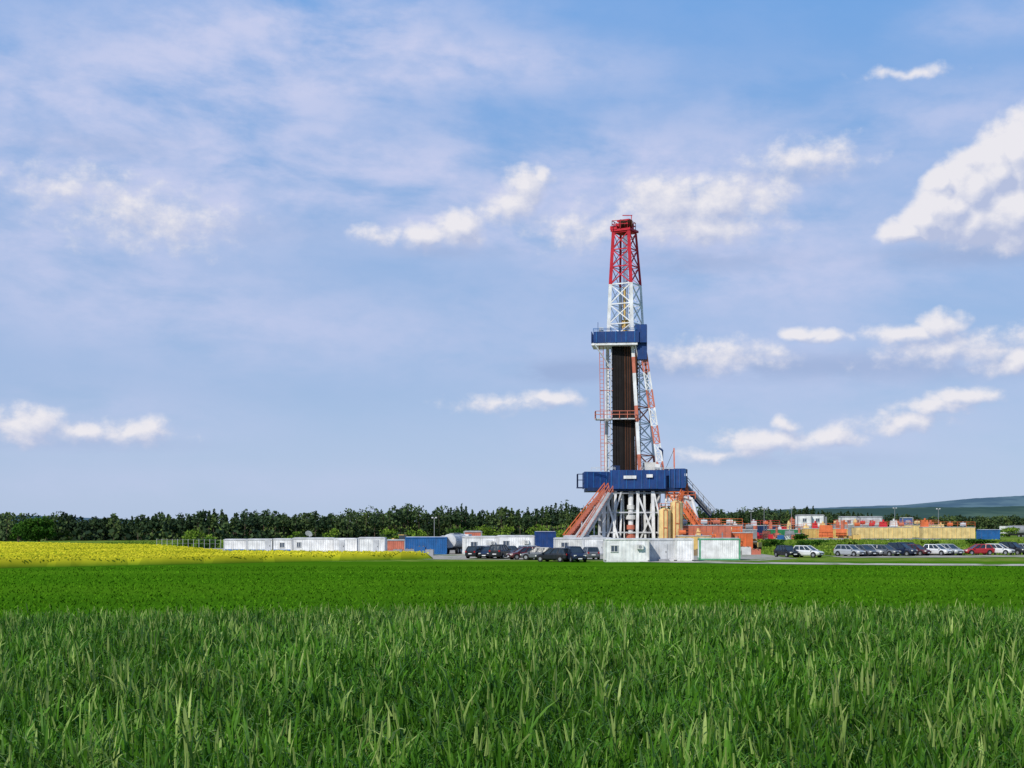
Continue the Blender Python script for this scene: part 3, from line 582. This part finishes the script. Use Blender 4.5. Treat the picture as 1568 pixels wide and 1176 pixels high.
# ------------------------------------------------------------ vehicles
def loft(mb, sts, mat):
    vs = []; fs = []
    for (x, zl, zt, hw) in sts:
        vs += [(x, -hw*.86, zl), (x, -hw, zl+.16), (x, -hw, zt-.2), (x, -hw*.86, zt), (x, hw*.86, zt), (x, hw, zt-.2), (x, hw, zl+.16), (x, hw*.86, zl)]
    for k in range(len(sts)-1):
        for i in range(8): j = (i+1) % 8; fs.append((k*8+i, (k+1)*8+i, (k+1)*8+j, k*8+j))
    fs += [tuple(range(8)), tuple(range(len(sts)*8-1, len(sts)*8-9, -1))]
    mb.add(vs, fs, mat)
def car(u, D, rot, col, kind='hatch', name='parked_car'):
    S = Parts(); b = S['body']; hk = {'hatch': 1.0, 'suv': 1.18, 'wagon': 1.02, 'van': 1.35}[kind]
    loft(b, [(-2.15, .45, .85*hk, .72), (-2.05, .28, .98*hk, .84), (-1.2, .22, 1.0*hk, .9), (.0, .2, .97*hk, .91), (1.05, .22, .94*hk, .89), (1.85, .27, .80*hk, .83), (2.15, .4, .66*hk, .7)], col)
    zb = .93*hk; zt = 1.46*hk+.04; xr = -2.0 if kind in ('wagon', 'suv', 'van') else -1.85
    bt = [(xr, .78), (1.15 if kind != 'van' else 1.7, .78)]; tp = [(xr+.35, .62), (.25 if kind != 'van' else .9, .62)]
    g = S['windows']; vs = []
    for (xa, ha), (xb, hb), z in (((bt[0]), (bt[1]), zb), ((tp[0]), (tp[1]), zt)):
        vs += [(xa, -ha, z), (xb, -hb, z), (xb, hb, z), (xa, ha, z)]
    g.add(vs, [(3, 2, 1, 0), (4, 5, 6, 7), (0, 1, 5, 4), (1, 2, 6, 5), (2, 3, 7, 6), (3, 0, 4, 7)], 'glass')
    b.box(((tp[0][0]+tp[1][0])/2, 0, zt+.03), (tp[1][0]-tp[0][0]+.1, 1.28, .08), col, 0, .94)
    for i in range(4): b.beam(vs[i], vs[i+4], .09, col)
    for sy in (-1, 1):
        for t in (.36, .68):
            p = Vector(vs[0 if sy < 0 else 3]).lerp(Vector(vs[1 if sy < 0 else 2]), t); q = Vector(vs[4 if sy < 0 else 7]).lerp(Vector(vs[5 if sy < 0 else 6]), t); b.beam(p, q, .08, col)
        b.box((1.0, sy*.98, .98*hk), (.16, .2, .14), col)
    w = S['wheels']
    for x in (-1.32, 1.36):
        for sy in (-1, 1):
            w.cyl((x, sy*.86, .36), (x, sy*.915, .36), .40, 'black', n=16); w.cyl((x, sy*.7, .33), (x, sy*.935, .33), .33, 'tyre', n=16); w.cyl((x, sy*.9, .33), (x, sy*.95, .33), .2, 'steel', n=10)
    l = S['lights']
    for sy in (-1, 1): l.box((2.06, sy*.58, .66*hk), (.16, .3, .14), 'lamp'); l.box((-2.1, sy*.66, .86*hk), (.12, .2, .2), 'tail')
    l.box((2.14, 0, .5), (.08, .9, .16), 'black'); l.box((2.17, 0, .42), (.03, .5, .11), 'white'); l.box((-2.15, 0, .62), (.06, .5, .11), 'white')
    S.done(name, (px2x(u, D), D, .03), rot)
R = math.radians
for a in [(733, 184, R(60), 'car_black', 'wagon'), (750, 183, R(-110), 'car_navy', 'hatch'), (766, 182, R(70), 'car_black', 'suv'), (781, 186, R(60), 'car_grey', 'wagon'), (742, 190, R(80), 'car_silver', 'hatch'),
          (803, 178, R(200), 'car_maroon', 'hatch'), (824, 176, R(165), 'car_grey', 'hatch'), (848, 168, R(150), 'car_black', 'wagon'), (880, 167, R(-75), 'car_navy', 'suv'), (866, 172, R(-60), 'car_black', 'hatch'), (903, 178, R(100), 'car_grey', 'wagon'), (815, 188, R(20), 'car_silver', 'wagon'),
          (1205, 190, R(-70), 'car_black', 'hatch'), (1236, 189, R(-40), 'car_white', 'hatch'), (1301, 194, R(-50), 'car_silver', 'wagon'), (1322, 195, R(-60), 'car_grey', 'hatch'), (1337, 197, R(-55), 'car_silver', 'hatch'), (1355, 196, R(-50), 'car_grey', 'hatch'),
          (1380, 197, R(-45), 'car_navy', 'suv'), (1402, 199, R(-50), 'car_maroon', 'hatch'), (1392, 202, R(-50), 'car_black', 'suv'), (1434, 200, R(-50), 'car_white', 'hatch'), (1453, 201, R(-60), 'car_silver', 'wagon'), (1498, 202, R(185), 'car_red', 'hatch'), (1529, 203, R(-40), 'car_white', 'wagon'), (1550, 204, R(-50), 'car_black', 'suv'), (1572, 205, R(-60), 'car_silver', 'hatch')]:
    car(*a)
def truck(u, D, rot, cabc, boxc, z0=0.0, s=1.0):
    S = Parts(); S['chassis'].box((0, 0, .75), (8, 1.0, .3), 'black'); c = S['cab']; c.box((3.3, 0, 1.9), (1.9, 2.3, 2.0), cabc, 0, .93); c.box((4.22, 0, 2.3), (.1, 1.9, .8), 'glass'); c.box((3.5, -1.13, 2.3), (1.0, .08, .7), 'glass'); c.box((4.25, 0, 1.0), (.25, 2.2, .4), 'black')
    t = S['tank_body']; t.cyl((-3.9, 0, 1.95), (2.0, 0, 1.95), 1.05, boxc, n=18); t.box((-1, 0, 3.05), (3.5, .7, .12), 'grey')
    for x in (-3, -1.8, 3.2):
        for sy in (-1, 1): S['wheels'].cyl((x, sy*.75, .5), (x, sy*1.12, .5), .5, 'tyre', n=16); S['wheels'].cyl((x, sy*1.1, .5), (x, sy*1.14, .5), .25, 'steel')
    S.done('tank_truck', (px2x(u, D), D, z0), rot)
truck(1556, 345, R(120), 'offwhite', 'grey', .9); truck(700, 212, R(75), 'white', 'lightgrey')
def telehandler(u, D, rot):
    S = Parts(); b = S['chassis']; b.box((0, 0, 1.1), (4.2, 1.8, .8), 'ochre'); S['cab'].box((.1, -.5, 2.0), (1.3, .9, 1.2), 'glass', 0, .9); S['cab'].box((.1, -.5, 2.65), (1.3, 1, .1), 'ochre')
    S['boom'].beam((-1.8, .4, 1.9), (3.4, .4, 1.5), .4, 'ochre'); S['boom'].beam((3.4, .4, 1.5), (3.7, .4, .9), .25, 'black'); S['boom'].box((4.1, .4, .8), (.9, 1.1, .1), 'black')
    for x in (-1.4, 1.4):
        for sy in (-1, 1): S['wheels'].cyl((x, sy*.7, .6), (x, sy*1.1, .6), .6, 'tyre', n=16)
    S.done('telehandler', (px2x(u, D), D, 0), rot)
telehandler(612, 232, R(70)); telehandler(1145, 228, R(150))

def light_mast(u, D, h, z0=0.0, name='floodlight_mast', n=2, mat='lightgrey'):
    S = Parts(); S['pole'].cyl((0, 0, 0), (0, 0, h), .06, mat, .04, n=8); S['base'].box((0, 0, .15), (.7, .7, .3), 'grey'); S['head'].beam((-.4, 0, h), (.4, 0, h), .07, mat)
    for k in range(n): S['head'].box((-.3+.6*k/max(1, n-1), -.12, h+.1), (.28, .15, .2), 'lightgrey')
    S.done(name, (px2x(u, D), D, z0), rng.uniform(-.6, .6))
for a in [(1170, 288, 6.2, 1.2), (1370, 300, 6.5, 1.2), (1437, 298, 6.3, 1.2), (1212, 300, 6.5, 1.2), (665, 230, 5.4, 0), (1150, 250, 5.8, .8)]: light_mast(*a, mat='grey')
S = Parts(); S['pole'].cyl((0, 0, 0), (0, 0, 2.5), .08, 'grey')
for i in range(6): r0 = .6*math.sin(i/6*1.2)/.93; r1 = .6*math.sin((i+1)/6*1.2)/.93; S['dish'].cyl((0, -.25*(i/6)**2, 2.9+.1*(i/6)**2), (0, -.25*((i+1)/6)**2, 2.9), max(r0, .02), 'white', r1, n=20)
S['feed'].beam((0, -.1, 2.4), (0, -.8, 2.8), .06, 'grey'); S.done('satellite_dish', (px2x(474, 222), 222, 0), R(-20))
S = Parts(); x0, x1 = px2x(240, 232), px2x(338, 224)
for k in range(13):
    t = k/12; S['posts'].beam((x0+(x1-x0)*t, 232-8*t, 0), (x0+(x1-x0)*t, 232-8*t, 2.0), .08, 'grey')
for z in (1.3, 1.9): S['wires'].beam((x0, 232, z), (x1, 224, z), .02, 'grey')
S.done('wire_fence', (0, 0, 0))
def crates(u, D, z0, c, n):
    S = Parts()
    for k in range(n):
        w = rng.uniform(.8, 1.6); h = rng.uniform(.7, 1.3); x = (k-n/2)*1.5+rng.normal(0, .2); S['crates'].box((x, rng.uniform(-.6, .6), h/2), (w, 1.1, h), c if rng.random() < .6 else ['white', 'blue2', 'wood', 'salmon'][rng.integers(4)], rng.uniform(-.2, .2))
        for q in (-.3, .3): S['pallets'].box((x+q, 0, h+.05), (.15, 1.0, .08), 'wood')
    S.done('supply_crates', (px2x(u, D), D, z0), 0)
for a in [(800, 200, 0, 'wood', 4), (645, 200, 0, 'grey', 4), (1150, 205, 0, 'offwhite', 3), (1065, 200, 0, 'salmon', 4), (860, 195, 0, 'offwhite', 5), (1210, 278, 1.2, 'salmon', 5), (1300, 280, 1.2, 'ochre', 4), (1175, 276, 1.2, 'red', 3), (700, 225, 0, 'orange', 5)]: crates(*a)
S = Parts()
for k in range(7): S['trestles'].box((-9+k*3, 0, .9), (.25, 2.2, 1.8), 'grey')
for k in range(9): S['pipes'].cyl((-9.5, -1+k*.25, 1.9), (9.5, -1+k*.25, 1.9), .11, 'rust' if k % 2 else 'steel', n=8)
S.done('pipe_rack', (px2x(985, 214), 214, 0), .03)

# ------------------------------------------------------------ camera, sun, world
cam = bpy.data.cameras.new('camera'); co = bpy.data.objects.new('camera', cam); scene.collection.objects.link(co)
co.location = (0, 0, EYE); co.rotation_euler = (math.radians(90), 0, 0); cam.sensor_width = 36; cam.lens = 36*F/1568
cam.shift_y = (HOR-588)/1568; cam.clip_start = .1; cam.clip_end = 20000; scene.camera = co
el = math.radians(38); az = math.radians(212)
s = Vector((math.sin(az)*math.cos(el), math.cos(az)*math.cos(el), math.sin(el)))
sun = bpy.data.lights.new('sun', 'SUN'); sun.energy = 3.6; sun.angle = math.radians(.6); sun.color = (1, .95, .85)
so = bpy.data.objects.new('sun', sun); scene.collection.objects.link(so); so.rotation_euler = s.to_track_quat('Z', 'Y').to_euler(); so.location = (-50, -50, 80)

W = bpy.data.worlds.new('World'); scene.world = W; W.use_nodes = True; nt = W.node_tree; nt.nodes.clear()
try: W.cycles.sampling_method = 'NONE'
except Exception: pass
def cen(px, py):
    a = math.atan((px-784)/F); return (a, math.atan((HOR-py)/F*math.cos(a)), 0)
def group(name, build):
    g = bpy.data.node_groups.new(name, 'ShaderNodeTree')
    g.interface.new_socket('Vector', in_out='INPUT', socket_type='NodeSocketVector'); g.interface.new_socket('Value', in_out='OUTPUT', socket_type='NodeSocketFloat')
    i = g.nodes.new('NodeGroupInput'); o = g.nodes.new('NodeGroupOutput'); g.links.new(build(g, i.outputs[0]), o.inputs[0]); return g
cum = [(1380, 354, 38, 20, 1.1), (1418, 336, 44, 34, 1.4), (1455, 320, 56, 50, 1.6), (1444, 276, 30, 28, 1.3), (1490, 288, 58, 52, 1.7), (1528, 258, 58, 56, 1.8), (1575, 238, 66, 66, 1.9), (1495, 335, 80, 42, 1.5), (1560, 325, 100, 56, 1.8), (1640, 280, 110, 110, 1.9),
       (655, 362, 48, 22, .95), (700, 352, 46, 28, 1.0), (780, 312, 44, 30, .7), (805, 290, 36, 32, .8), (828, 272, 22, 18, .7), (1020, 318, 90, 52, .75), (1100, 310, 80, 48, .75), (1165, 300, 60, 34, .5), (1060, 345, 130, 32, .6), (1235, 241, 90, 24, .5),
       (1225, 512, 36, 12, .85), (1268, 516, 34, 10, .75), (1390, 512, 70, 16, .8), (1440, 502, 44, 22, .9), (1100, 545, 110, 24, .5), (1480, 535, 130, 30, .5), (1565, 548, 34, 24, .8), (850, 608, 40, 14, .7), (770, 618, 80, 14, .42), (1480, 608, 60, 16, .85), (1430, 620, 60, 14, .6), (1170, 676, 80, 20, .65), (1265, 668, 60, 18, .65), (1375, 648, 60, 18, .6), (1110, 695, 90, 12, .4), (1205, 650, 18, 12, .6),
       (45, 650, 60, 26, .7), (120, 660, 70, 18, .5), (205, 660, 60, 20, .6), (230, 335, 120, 44, .45), (120, 290, 90, 34, .32), (1385, 113, 64, 9, .45), (578, 358, 34, 16, .5), (885, 352, 70, 30, .45)]
def b_cum(g, v):
    wn = mk(g, 'ShaderNodeTexNoise'); g.links.new(v, wn.inputs['Vector']); wn.inputs['Scale'].default_value = 45; wn.inputs['Detail'].default_value = 2
    wv = vmath(g, 'MULTIPLY', vmath(g, 'SUBTRACT', wn.outputs['Color'], (.5, .5, .5)), (.022, .012, 0)); vw = vmath(g, 'ADD', v, wv)
    acc = None
    for (x, y, rx, ry, w) in cum:
        d = vmath(g, 'MULTIPLY', vmath(g, 'SUBTRACT', vw, cen(x, y)), (F/rx/1.12, F/ry/1.12, 0))
        l = vmath(g, 'LENGTH', d)
        m_ = math_(g, 'MULTIPLY_ADD', l, -w, w); acc = m_ if acc is None else math_(g, 'MAXIMUM', acc, m_)
    fb = noise(g, vmath(g, 'MULTIPLY', v, (1, 1.25, 1)), 50, 6, .6)
    return math_(g, 'ADD', math_(g, 'MAXIMUM', acc, -1.0), math_(g, 'MULTIPLY', math_(g, 'SUBTRACT', fb, .5), 1.2))
soft = [(130, 150, 480, 150, 1.0), (520, 60, 330, 110, 1.0), (100, 360, 330, 130, .9), (620, 290, 440, 100, .95), (1060, 310, 400, 170, 1.0), (420, 500, 460, 80, .7), (1250, 560, 520, 75, .6), (1300, 430, 320, 70, .5), (1500, 170, 200, 60, .6), (1520, 30, 150, 40, .5), (1200, 670, 420, 50, .45), (120, 640, 300, 60, .5), (300, 740, 700, 30, .3), (820, 100, 240, 45, .6)]
dark = [(1050, 560, 280, 28, .85), (1400, 560, 300, 30, .85), (1500, 388, 190, 24, 1.0), (870, 572, 90, 20, .95), (1180, 705, 240, 18, .4), (690, 385, 110, 14, .6), (1070, 400, 180, 24, .7), (350, 350, 160, 26, .3), (140, 220, 160, 26, .35), (1220, 270, 120, 18, .5), (130, 680, 200, 14, .4)]
def ellsum(g, v, lst, k):
    acc = None
    for (x, y, rx, ry, w) in lst:
        l = vmath(g, 'LENGTH', vmath(g, 'MULTIPLY', vmath(g, 'SUBTRACT', v, cen(x, y)), (F/rx/k, F/ry/k, 0)))
        m_ = math_(g, 'MULTIPLY', maprange(g, l, 0.0, 1.0, 1, 0), w); acc = m_ if acc is None else math_(g, 'ADD', acc, m_)
    return math_(g, 'MINIMUM', acc, 1.0)
def b_soft(g, v):
    rot = mk(g, 'ShaderNodeVectorRotate', rotation_type='Z_AXIS'); g.links.new(v, rot.inputs[0]); rot.inputs['Angle'].default_value = .10
    n1 = noise(g, vmath(g, 'MULTIPLY', rot.outputs[0], (1, 2.6, 1)), 8, 7, .58, .2)
    n2 = noise(g, vmath(g, 'MULTIPLY', v, (1, 1.8, 1)), 26, 4, .6)
    a = math_(g, 'MULTIPLY', math_(g, 'ADD', ellsum(g, v, soft, 1.4), .12), maprange(g, n1, .26, .58))
    return math_(g, 'MULTIPLY', a, maprange(g, n2, .3, .65, .65, 1.0))
def b_dark(g, v):
    n1 = noise(g, vmath(g, 'MULTIPLY', v, (1, 2.6, 1)), 20, 4, .6)
    return math_(g, 'MULTIPLY', ellsum(g, v, dark, 1.3), maprange(g, n1, .25, .55))
GC = group('cumulus', b_cum); GS = group('veil', b_soft); GD = group('cloud_base', b_dark)
d = mk(nt, 'ShaderNodeTexCoord').outputs['Generated']; sp = mk(nt, 'ShaderNodeSeparateXYZ'); nt.links.new(d, sp.inputs[0])
azn = math_(nt, 'ARCTAN2', sp.outputs[0], sp.outputs[1]); eln = math_(nt, 'ARCSINE', sp.outputs[2])
cb = mk(nt, 'ShaderNodeCombineXYZ'); nt.links.new(azn, cb.inputs[0]); nt.links.new(eln, cb.inputs[1]); V = cb.outputs[0]
def use(g, v): n = mk(nt, 'ShaderNodeGroup', node_tree=g); nt.links.new(v, n.inputs[0]); return n.outputs[0]
d0 = use(GC, V); d1 = use(GC, vmath(nt, 'ADD', V, (-.005, .007, 0))); sv = use(GS, V); dv = use(GD, V)
sky = mk(nt, 'ShaderNodeTexSky', sky_type='NISHITA'); sky.sun_disc = False; sky.sun_elevation = el; sky.sun_rotation = az; sky.ozone_density = 2.0; sky.air_density = 1.0; sky.dust_density = .6
rp_ = mk(nt, 'ShaderNodeValToRGB'); nt.links.new(maprange(nt, eln, 0, .5, 0, 1, False), rp_.inputs[0]); e = rp_.color_ramp.elements
e[0].position = 0; e[0].color = (.45, .58, .83, 1); e[1].position = 1; e[1].color = (.13, .31, .66, 1)
for p_, c_ in ((.18, (.34, .48, .77, 1)), (.40, (.28, .45, .77, 1)), (.72, (.17, .40, .82, 1))): q = e.new(p_); q.color = c_
hz = mk(nt, 'ShaderNodeVectorMath', operation='SCALE'); nt.links.new(rp_.outputs[0], hz.inputs[0]); hz.inputs['Scale'].default_value = 10
base = mixc(nt, .82, sky.outputs[0], hz.outputs[0])
veil = mixc(nt, math_(nt, 'MULTIPLY', sv, .88, clamp=True), base, (5.6, 6.1, 8.4))
veil = mixc(nt, math_(nt, 'MULTIPLY', dv, .7, clamp=True), veil, (3.2, 4.2, 6.6))
sh = math_(nt, 'MULTIPLY_ADD', math_(nt, 'SUBTRACT', d0, d1), 1.25, .50, clamp=True)
cc = mixc(nt, sh, (4.7, 5.3, 7.3), (8.5, 8.3, 8.7))
fin = mixc(nt, math_(nt, 'MULTIPLY', maprange(nt, d0, -.12, .50), .95), veil, cc)
bg = mk(nt, 'ShaderNodeBackground'); nt.links.new(fin, bg.inputs[0]); bg.inputs[1].default_value = .1
wo = mk(nt, 'ShaderNodeOutputWorld'); nt.links.new(bg.outputs[0], wo.inputs[0])
scene.view_settings.view_transform = 'Standard'; scene.view_settings.look = 'None'; scene.view_settings.exposure = 0
